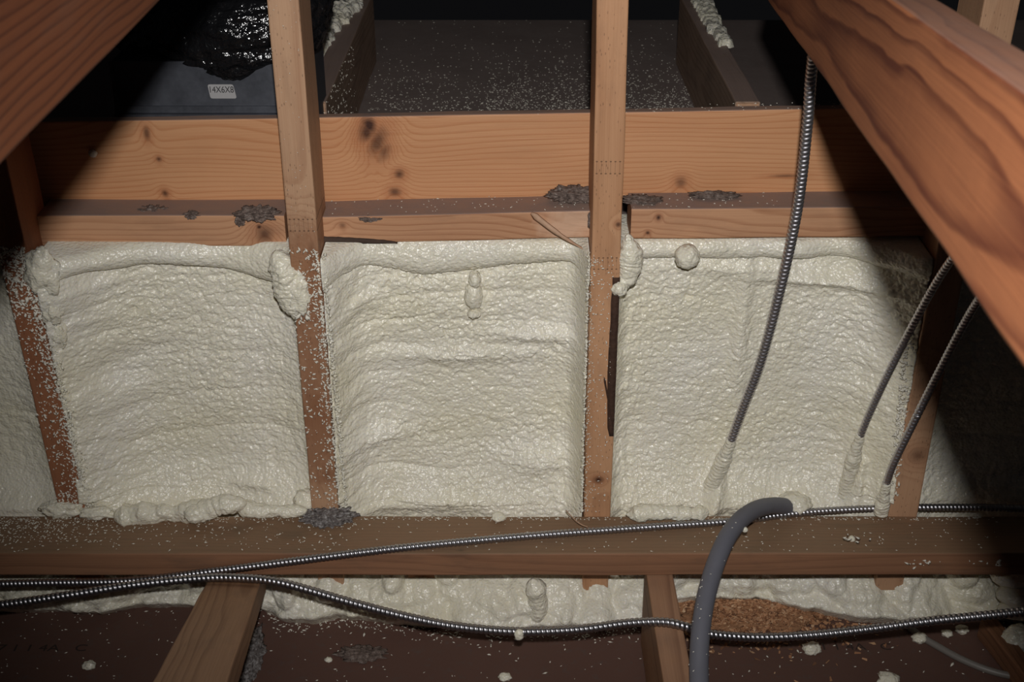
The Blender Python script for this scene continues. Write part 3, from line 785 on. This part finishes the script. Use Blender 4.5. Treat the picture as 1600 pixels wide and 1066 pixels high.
# upper board
pts = []
while len(pts) < 2300:
    px = rs.uniform(575, 1085); py = rs.uniform(32, 172)
    d = ((py - 30) / 142) ** 2.8 * (.45 + .55 * (px > 760)) + .03
    if rs.random() < d: pts.append((PZ(px, py, UD + .0008), (0, 0, 1), rs.uniform(.0006, .0017)))
flecks('foam_crumbs', pts, FLECK, 'pale foam crumbs strewn over the dusty upper boards beyond the header', 'debris')
pts = []
while len(pts) < 240:
    py = rs.uniform(70, 178); v = PY(505, py, 1.9); y = rs.uniform(1.885, 2.25); z = H + JT - rs.random() * .13
    if rs.random() < 1.0 - (y - 1.84) * 1.6: pts.append(((-.2815, y, z), (1, 0, 0), rs.uniform(.0006, .0016)))
flecks('foam_speck', pts, FLECK, parent=[o for o in COL.objects if o.name == 'ceiling_joist'][0])
pts = [(PY(rs.uniform(505, 1240), 0, 1), 0, 0) for _ in range(0)]
for i in range(150):
    X = rs.uniform(-.28, .5); tpt = h0.lerp(h1, (X - h0.x) / (h1.x - h0.x)); pts.append(((X, rs.uniform(HB + .001, HB + .03), tpt.z + .0012), (0, 0, 1), rs.uniform(.0006, .0013)))
flecks('foam_speck', pts, FLECK, parent=header)
for bl, a, b in ((bl1, 75, 430), (bl2, 505, 925), (bl3, 990, 1350)):
    pts = []
    for i in range(70):
        px = rs.uniform(a, b); v = PY(px, 334, B); pts.append(((v.x, rs.uniform(B + .002, HB - .003), PY(px, np.interp(px, (62, 446, 500, 930, 986, 1400), (338, 341, 339, 327, 326, 326)), B).z + .0008), (0, 0, 1), rs.uniform(.0006, .0014)))
    flecks('foam_speck', pts, FLECK, parent=bl)

# individual foam crumbs big enough to point at
for (px, py, r, lab) in ((139, 1040, .0095, 'round crumb of foam on the boards at the lower left'), (513, 1031, .0055, 'small crumb of foam on the boards right of the flat brown brace'),
                         (789, 1058, .009, 'crumb of foam at the bottom edge left of the joist'), (1268, 1013, .013, 'ragged crumb of foam below the sagging cable, right of the grey conduit'),
                         (1437, 997, .0115, 'foam crumb touching the thin pale wire at the lower right'), (1388, 1062, .015, 'foam crumb at the bottom edge, lower right'),
                         (1480, 990, .008, 'small foam crumb just under the sagging cable at the right'), (1503, 984, .010, 'larger foam crumb under the sagging cable near the batten')):
    p = PZ(px, py, FL + r * .45)
    tag(blob('foam_crumb', p, (r, r * .85, r * .6), px, None, amp=.35, sub=3), lab, 'debris')
tag(blob('foam_crumb', PY(145, 240, HB - .002), (.0058, .005, .0055), 2.2, None, sub=3), 'round foam blob stuck on the left part of the header board', 'debris')
tag(blob('foam_crumb', PY(833, 829, 1.43), (.006, .005, .003), 5.2, None, sub=3) if False else blob('foam_crumb', PZ(1331, 842, PT + .003), (.005, .005, .004), 5.2, None, sub=3), 'crumb of foam on the bottom plate right of the grey conduit', 'debris')

# ================================================================== DUST CLUMPS, CHIPS, SPLINTERS
LINT = NT('grey_lint'); _c = LINT.obj()
_n = LINT.noise(_c, 190, 5, 0.75)
LINT.put(LINT.b.inputs['Base Color'], LINT.ramp(_n, [(0.33, (0.06, 0.045, 0.04)), (0.50, (0.22, 0.19, 0.18)), (0.64, (0.5, 0.48, 0.47))]))
LINT.b.inputs['Roughness'].default_value = 0.95; LINT.bump(_n, 0.004, 1.0); LINT = LINT.m
BDUST = NT('brown_dust'); _c = BDUST.obj(); _n = BDUST.noise(_c, 150, 5, 0.75)
BDUST.put(BDUST.b.inputs['Base Color'], BDUST.ramp(_n, [(0.35, (0.08, 0.055, 0.045)), (0.55, (0.21, 0.155, 0.13)), (0.70, (0.36, 0.31, 0.28))]))
BDUST.b.inputs['Roughness'].default_value = 0.95; BDUST.bump(_n, 0.003, 1.0); BDUST = BDUST.m
def clump(c, r, sd, lab, mat=None):
    V, Fc = blob_vf(c, r, sd, sub=5, amp=.55, fr=3.2)
    o = link('dust_clump', V, Fc, mat or BDUST); tag(o, lab, 'debris'); return o
clump(PZ(514, 806, PT + .004), (.034, .022, .011), 1, 'grey lint clump on the bottom plate at the foot of the left full-height stud', LINT)
TEAL = simple('teal_scrap', (0.05, 0.22, 0.25), .7)
tag(blob('paper_scrap', PZ(497, 790, PT + .014), (.0045, .004, .002), 3, None, TEAL, sub=2), 'tiny teal scrap on the grey lint clump', 'debris')
clump(PY(238, 326, 1.60) + Vector((0, 0, -.004)), (.020, .016, .006), 2, 'brown dust clump on the left blocking ledge near the middle')
clump(PY(400, 333, 1.575), (.024, .014, .008), 3, 'crumbly dust clump hanging over the left blocking ledge beside the stud')
clump(PY(375, 344, 1.574), (.006, .004, .008), 13, 'small tongue of dust hanging down the front of the left blocking ledge')
clump(PY(300, 336, 1.580), (.010, .008, .004), 12, 'flat brown dust smear on the left blocking ledge left of the crumbly clump')
clump(PY(898, 304, 1.615), (.034, .018, .010), 4, 'dust pile against the header at the left of the middle-right stud')
clump(PY(925, 343, 1.568), (.005, .006, .014), 5, 'dust wedged between the middle blocking end and the stud')
clump(PY(1005, 313, 1.605), (.022, .016, .005), 6, 'dust clump on the right blocking ledge just right of the stud')
clump(PY(1115, 305, 1.615), (.030, .010, .004), 7, 'thin dust ridge on the right blocking ledge')
clump(PY(578, 340, 1.58), (.016, .010, .003), 8, 'dust smear on the middle blocking ledge near its left end')
clump(PZ(393, 1025, FL + .006), (.016, .050, .010), 9, 'grey debris along the right side of the flat brown brace', LINT)
clump(PZ(565, 1022, FL + .001), (.032, .016, .004), 10, 'dark dust smear on the boards right of the small foam crumb')

SH = NT('shavings'); g = SH.node('ShaderNodeNewGeometry')
SH.put(SH.b.inputs['Base Color'], SH.ramp(g.outputs['Random Per Island'], [(0, (0.16, 0.07, 0.035)), (0.4, (0.40, 0.19, 0.09)), (0.8, (0.55, 0.30, 0.16)), (1, (0.68, 0.46, 0.28))]))
SH.b.inputs['Roughness'].default_value = .8; SH = SH.m
Vs = []; Fs = []; b = 0
cnt = 0
while cnt < 6500:
    px = rs.gauss(1190, 90); py = 938 + abs(rs.gauss(0, 33))
    if px < 1058 or px > 1420 or py > 1080: continue
    edge_y = np.interp(px, [a for a, _ in EDGE], [c for _, c in EDGE])
    if py < edge_y - 8: continue
    pile = math.exp(-((px - 1170) / 90) ** 2) * math.exp(-((py - 945) / 26) ** 2)
    if rs.random() > .10 + pile * 1.6: continue
    p = PZ(px, py, FL + .001 + (.009 + .012 * rs.random()) * pile); sz = rs.uniform(.0016, .0058)
    a = Vector((rs.gauss(0, 1), rs.gauss(0, 1), rs.gauss(0, .35))).normalized(); c = a.cross(Vector((rs.gauss(0, .4), rs.gauss(0, .4), 1))).normalized(); n = a.cross(c)
    q = [p + a * sz * u + c * sz * v * .5 + n * w * .0003 + n * (u * u) * sz * .25 for (u, v, w) in ((-1, -1, 1), (1, -.6, 1), (.8, 1, 1), (-.9, .7, 1), (-1, -1, -1), (1, -.6, -1), (.8, 1, -1), (-.9, .7, -1))]
    Vs += q; Fs += [(b, b + 1, b + 2, b + 3), (b + 7, b + 6, b + 5, b + 4), (b, b + 4, b + 5, b + 1), (b + 1, b + 5, b + 6, b + 2), (b + 2, b + 6, b + 7, b + 3), (b + 3, b + 7, b + 4, b)]; b += 8; cnt += 1
tag(link('wood_shavings', Vs, Fs, SH, smooth=False), 'orange wood shavings piled behind the sagging cable right of the joist', 'debris', None, 'stuff')
blobm = simple('shaving_bed', (0.34, 0.17, 0.085), .9, 0, .5, 220, .004, 260)
V, Fc = blob_vf(PZ(1165, 950, FL), (.13, .050, .010), 4, sub=5, amp=.35)
tag(link('sawdust_mound', V, Fc, blobm), 'low mound of sawdust under the orange wood shavings', 'debris', None, 'stuff')

def splinter(name, A, Bp, w, th, mat, lab, bend=.004, n=14):
    A = Vector(A); Bp = Vector(Bp); d = (Bp - A); side = d.cross(Vector((0, 1, 0))).normalized(); nn = Vector((0, -1, 0))
    V = []; Fc = []
    for i in range(n):
        t = i / (n - 1); c = A + d * t + nn * bend * math.sin(t * math.pi) * 2; ww = w * (1 - .85 * t) * (.75 + .25 * mn.noise(Vector((t * 8, 0, 0)))) * min(1, .35 + t * 6)
        V += [c - side * ww + nn * 0, c - side * ww * .3 + nn * th, c + side * ww * .8 + nn * th * .7, c + side * ww]
    for i in range(n - 1):
        for j in range(4): Fc.append((i * 4 + j, i * 4 + (j + 1) % 4, i * 4 + 4 + (j + 1) % 4, i * 4 + 4 + j))
    Fc += [(3, 2, 1, 0), tuple((n - 1) * 4 + j for j in range(4))]
    return tag(link(name, V, Fc, mat), lab, 'debris')
SPL = simple('splinter_wood', (0.50, 0.31, 0.20), .7, 0, .3, 120)
splinter('wood_splinter', PY(830, 333, B - .002), PY(914, 390, B - .014), .0075, .003, SPL, 'long sharp splinter hanging off the split middle blocking')
splinter('wood_splinter', PY(884, 797, 1.515), PY(918, 823, 1.465), .0032, .002, SPL, 'small splinter lying on the bottom plate left of the middle-right stud')
splinter('wood_sliver', PY(944, 590, S - .002), PY(958, 668, S - .001), .0022, .002, CHIP, 'dark sliver peeling from the side of the middle-right stud', .001)

# ================================================================== CABLES
def bx(name, pts, r, lab, mat=METAL, pitch=.0057, group=None):
    L = path_len(pts); n = int(L / pitch * 9); m = 14
    def rf(s, a, L_):
        ph = (s / pitch + a / (2 * math.pi)) % 1.0
        prof = .75 + .27 * np.sqrt(np.clip(np.sin(ph * math.pi), 0, 1))
        return r * prof
    V, Fc = sweep(pts, n, m, rf)
    o = link(name, V, Fc, mat); tag(o, lab, 'cable'); return o
cr = .0056
ptsA = [PY(-60, 914, 1.42), PY(60, 911, 1.42), PY(200, 908, 1.42), PY(330, 893, 1.42), PY(450, 878, 1.421)] + [PZ(x, y, PT + cr) for x, y in ((560, 864), (700, 849), (850, 836), (1000, 825), (1140, 815), (1230, 804), (1300, 798))] + \
       [PZ(1400, 794, PT + cr + .0015), PZ(1520, 793, PT + cr + .0015), PZ(1660, 797, PT + cr)]
bx('armored_cable', ptsA, cr, 'metal armored cable climbing from the lower left onto the bottom plate and along it')
ptsB = [PY(x, y, Y) for x, y, Y in ((-60, 953, 1.38), (40, 940, 1.38), (120, 928, 1.385), (210, 914, 1.395), (310, 904, 1.40), (370, 903, 1.395), (440, 911, 1.38), (550, 942, 1.36), (640, 965, 1.345), (720, 980, 1.335), (810, 987, 1.325), (900, 984, 1.32),
                                    (980, 974, 1.315), (1035, 972, 1.312), (1070, 979, 1.31), (1110, 991, 1.315), (1180, 996, 1.32), (1260, 993, 1.32), (1350, 984, 1.31), (1450, 971, 1.295), (1540, 962, 1.28), (1660, 950, 1.26))]
cB = bx('armored_cable', ptsB, .0060, 'metal armored cable sagging across the bottom in front of the joist', pitch=.0064)
tag(blob('foam_crumb', PY(811, 992, 1.32), (.0065, .006, .009), 9.1, None, sub=3), 'foam blob clinging under the sagging cable at the centre bottom', 'debris')
ptsC = [PY(1300, -60, 1.33), PY(1278, 40, 1.36), PY(1268, 110, 1.39), PY(1262, 190, 1.41), PY(1247, 320, 1.44), PY(1222, 440, 1.465), PY(1190, 560, 1.50), PY(1160, 640, 1.53), PY(1134, 710, 1.553), PY(1112, 760, 1.568), PY(1098, 800, 1.578)]
cC = bx('armored_cable', ptsC, .0065, 'longest hanging metal cable, coming down past the header over the right foam bay', METAL_LIT, pitch=.0062)
ptsD = [PY(1640, 250, 1.25), PY(1560, 320, 1.33), PY(1480, 415, 1.42), PY(1420, 520, 1.47), PY(1375, 610, 1.505), PY(1345, 680, 1.53), PY(1328, 740, 1.55), PY(1316, 795, 1.565)]
cD = bx('armored_cable', ptsD, .0052, 'middle hanging metal cable just left of the knotted right stud', METAL_LIT, pitch=.0062)
ptsE = [PY(1660, 330, 1.25), PY(1580, 400, 1.33), PY(1520, 482, 1.41), PY(1465, 585, 1.45), PY(1420, 675, 1.475), PY(1390, 740, 1.495), PY(1376, 800, 1.52)]
cE = bx('armored_cable', ptsE, .0052, 'rightmost hanging metal cable, crossing the knotted right stud', METAL_LIT, pitch=.0062)
def coat(pts, frac, r, par, sd, pitch=.0062):
    C, L = catmull(pts, 400); sub = C[int(400 * frac):]
    def rf(s_, a, L_):
        ph_ = (s_ / pitch + a / (2 * math.pi)) % 1.0
        g = np.clip(s_ / .045, 0, 1)
        return r * (.86 + .18 * np.sqrt(np.clip(np.sin(ph_ * math.pi), 0, 1))) + .0030 * g * (.5 + .5 * np.sin(a + 2.2)) + .0016 * (vn(s_ * 130, a * 1.3, sd) - .35 * (1 - g)) + .0028 * g ** 3
    V, Fc = sweep([tuple(p) for p in sub[::8]] + [tuple(sub[-1])], 200, 26, rf)
    link('foam_coating', V, Fc, FOAM, par)
coat(ptsC, .825, .0070, cC, 81); coat(ptsD, .79, .0060, cD, 82); coat(ptsE, .895, .0060, cE, 83)

HOSE = simple('grey_conduit', (0.135, 0.135, 0.160), .55, 0, .12, 30)
ptsH = [PY(1262, 806, 1.57), PY(1228, 792, 1.525), PY(1195, 792, 1.485), PY(1165, 806, 1.44), PY(1140, 834, 1.395), PY(1120, 876, 1.355), PY(1104, 930, 1.31), PY(1095, 985, 1.265), PY(1092, 1040, 1.225), PY(1094, 1100, 1.18), PY(1100, 1200, 1.12)]
def hr(s, a, L):
    rib = .00035 * np.abs(np.sin(s / .0042 * math.pi)) * np.clip(1 - np.abs(s - .085) / .05, 0, 1)
    return .0122 + rib - .00035 * (s < .14)
V, Fc = sweep(ptsH, 420, 30, hr)
hose = link('flexible_conduit', V, Fc, HOSE); tag(hose, 'thick grey plastic conduit bending from the foam over the bottom plate toward the viewer', 'conduit')
flecks('foam_speck', [(PY(rs.uniform(1088, 1122), rs.uniform(870, 1050), 1.27 + .0) if False else
       (lambda i: tuple(np.array(V[i])))(rs.randrange(120 * 30, 400 * 30)), (0, -1, .3), rs.uniform(.0008, .0014)) for _ in range(70)], FLECK, parent=hose)
blob('foam_blob', PY(1164, 828, 1.408), (.004, .0035, .004), 6.1, hose, sub=3)
V, Fc = sweep([PZ(x, y, FL + .0045) for x, y in ((1395, 955), (1430, 988), (1468, 1012), (1510, 1034), (1560, 1052), (1640, 1068))], 80, 12, lambda s, a, L: .0052)
tag(link('thin_wire', V, Fc, simple('wire_sheath', (0.20, 0.18, 0.16), .45)), 'thin pale sheathed wire on the boards at the lower right', 'cable')

# ================================================================== DUCT BEYOND THE HEADER
GALV = NT('galvanised_sheet'); _c = GALV.obj(); _n = GALV.noise(_c, 22, 4, 0.7)
GALV.put(GALV.b.inputs['Base Color'], GALV.mix(_n, (0.04, 0.043, 0.052), (0.16, 0.168, 0.195)))
GALV.b.inputs['Metallic'].default_value = .75; GALV.put(GALV.b.inputs['Roughness'], GALV.math('ADD', .38, GALV.math('MULTIPLY', _n, .3))); GALV = GALV.m
DY = 1.715
xa = PY(182, 150, DY).x; xb = PY(476, 150, DY).x; zt = PY(300, 96, DY).z; zlo = PY(300, 176, DY).z
boot = empty('duct_boot', ((xa + xb) / 2, DY + .1, H + UD))
tag(boot, 'galvanised sheet duct box with a size sticker beyond the header at upper left', 'duct')
slab('body', xa, xb, DY, DY + .20, H + UD + .001, zt, GALV, None, boot)
slab('flange', xa - .004, xb + .004, DY - .010, DY, zlo - .012, zlo + .0005, GALV, None, boot)
slab('flange', xa - .004, xb + .004, DY - .0025, DY, zlo + .0005, zlo + .010, GALV, None, boot)
slab('seam', xa - .003, xa + .002, DY - .004, DY, zlo, zt, GALV, None, boot)
STK = simple('sticker_paper', (0.40, 0.39, 0.39), .6)
c1 = PY(324, 132, DY - .001); c2 = PY(364, 132, DY - .001); c3 = PY(370, 154, DY - .001); c4 = PY(329, 154, DY - .001)
V = []; cs = [c4, c3, c2, c1]; cen = sum(cs, Vector()) / 4
for i in range(4):
    a, b, c = cs[i - 1], cs[i], cs[(i + 1) % 4]; da = (a - b).normalized() * .003; dc = (c - b).normalized() * .003
    for t in (0, .33, .67, 1): V.append(b + da * (1 - t) ** 2 + dc * t ** 2)
nV = len(V); V2 = V + [v + Vector((0, .0008, 0)) for v in V]
st = link('sticker', V2, [tuple(range(nV)), tuple(range(2 * nV - 1, nV - 1, -1))] + [(i, i + nV, (i + 1) % nV + nV, (i + 1) % nV) for i in range(nV)], STK, boot, smooth=False)
tag(st, 'white sticker printed 14X6X8')
INK = simple('black_ink', (0.02, 0.018, 0.02), .7)
def text(s, name, M, size, parent, mat, width):
    cu = bpy.data.curves.new(name, 'FONT'); cu.body = s; cu.size = size; cu.align_x = 'CENTER'; cu.align_y = 'CENTER'; cu.extrude = .0001
    ob = bpy.data.objects.new(name, cu); COL.objects.link(ob)
    dg = bpy.context.evaluated_depsgraph_get(); me = bpy.data.meshes.new_from_object(ob.evaluated_get(dg))
    bpy.data.objects.remove(ob)
    xs_ = [v.co.x for v in me.vertices]; k = width / (max(xs_) - min(xs_))
    for v in me.vertices: v.co.x *= k
    me.materials.clear(); me.materials.append(mat)
    o = bpy.data.objects.new(name, me); COL.objects.link(o); place(o, M, parent); return o
Mt = Matrix.Translation(PY(345.5, 140.5, DY - .0022)) @ Matrix.Rotation(math.pi / 2, 4, 'X')
text('14X6X8', 'printed_text', Mt, .0125, st, INK, (c2 - c1).length * .93)
FINK = simple('faint_ink', (0.035, 0.022, 0.018), .8)
for (px, py, s, w) in ((1337, 1011, '1 1 4A   C', .10), (66, 1013, '7 1 1 4A   C', .13)):
    o = text(s, 'printed_text', Matrix.Translation(PZ(px, py, FL + .0006)), .020, floor, FINK, w)

FLEX = simple('black_jacket', (0.008, 0.008, 0.009), .16, 0, .2, 40, .006, 75, 1.0)
pts = [PY(120, -60, 1.95), PY(200, 0, 1.88), PY(290, 44, 1.80), PY(350, 60, 1.768), PY(425, 34, 1.775), PY(450, -60, 1.84), PY(450, -160, 1.88)]
def fr_(s, a, L):
    b = .062 * (1 + .10 * vn(s * 14, a * 1.5, 3) + .10 * np.abs(vn(s * 32 + 2 * np.sin(a), a * 3.2, 5)) + .09 * np.abs(vn(s * 70 + 3 * vn(s * 20, a * 2, 1), a * 7, 8)) + .03 * np.abs(vn(s * 190, a * 18, 9)))
    return b
V, Fc = sweep(pts, 220, 120, fr_)
flex = link('flexible_duct', V, Fc, FLEX); tag(flex, 'crumpled shiny black flexible duct resting on the galvanised duct box', 'duct')
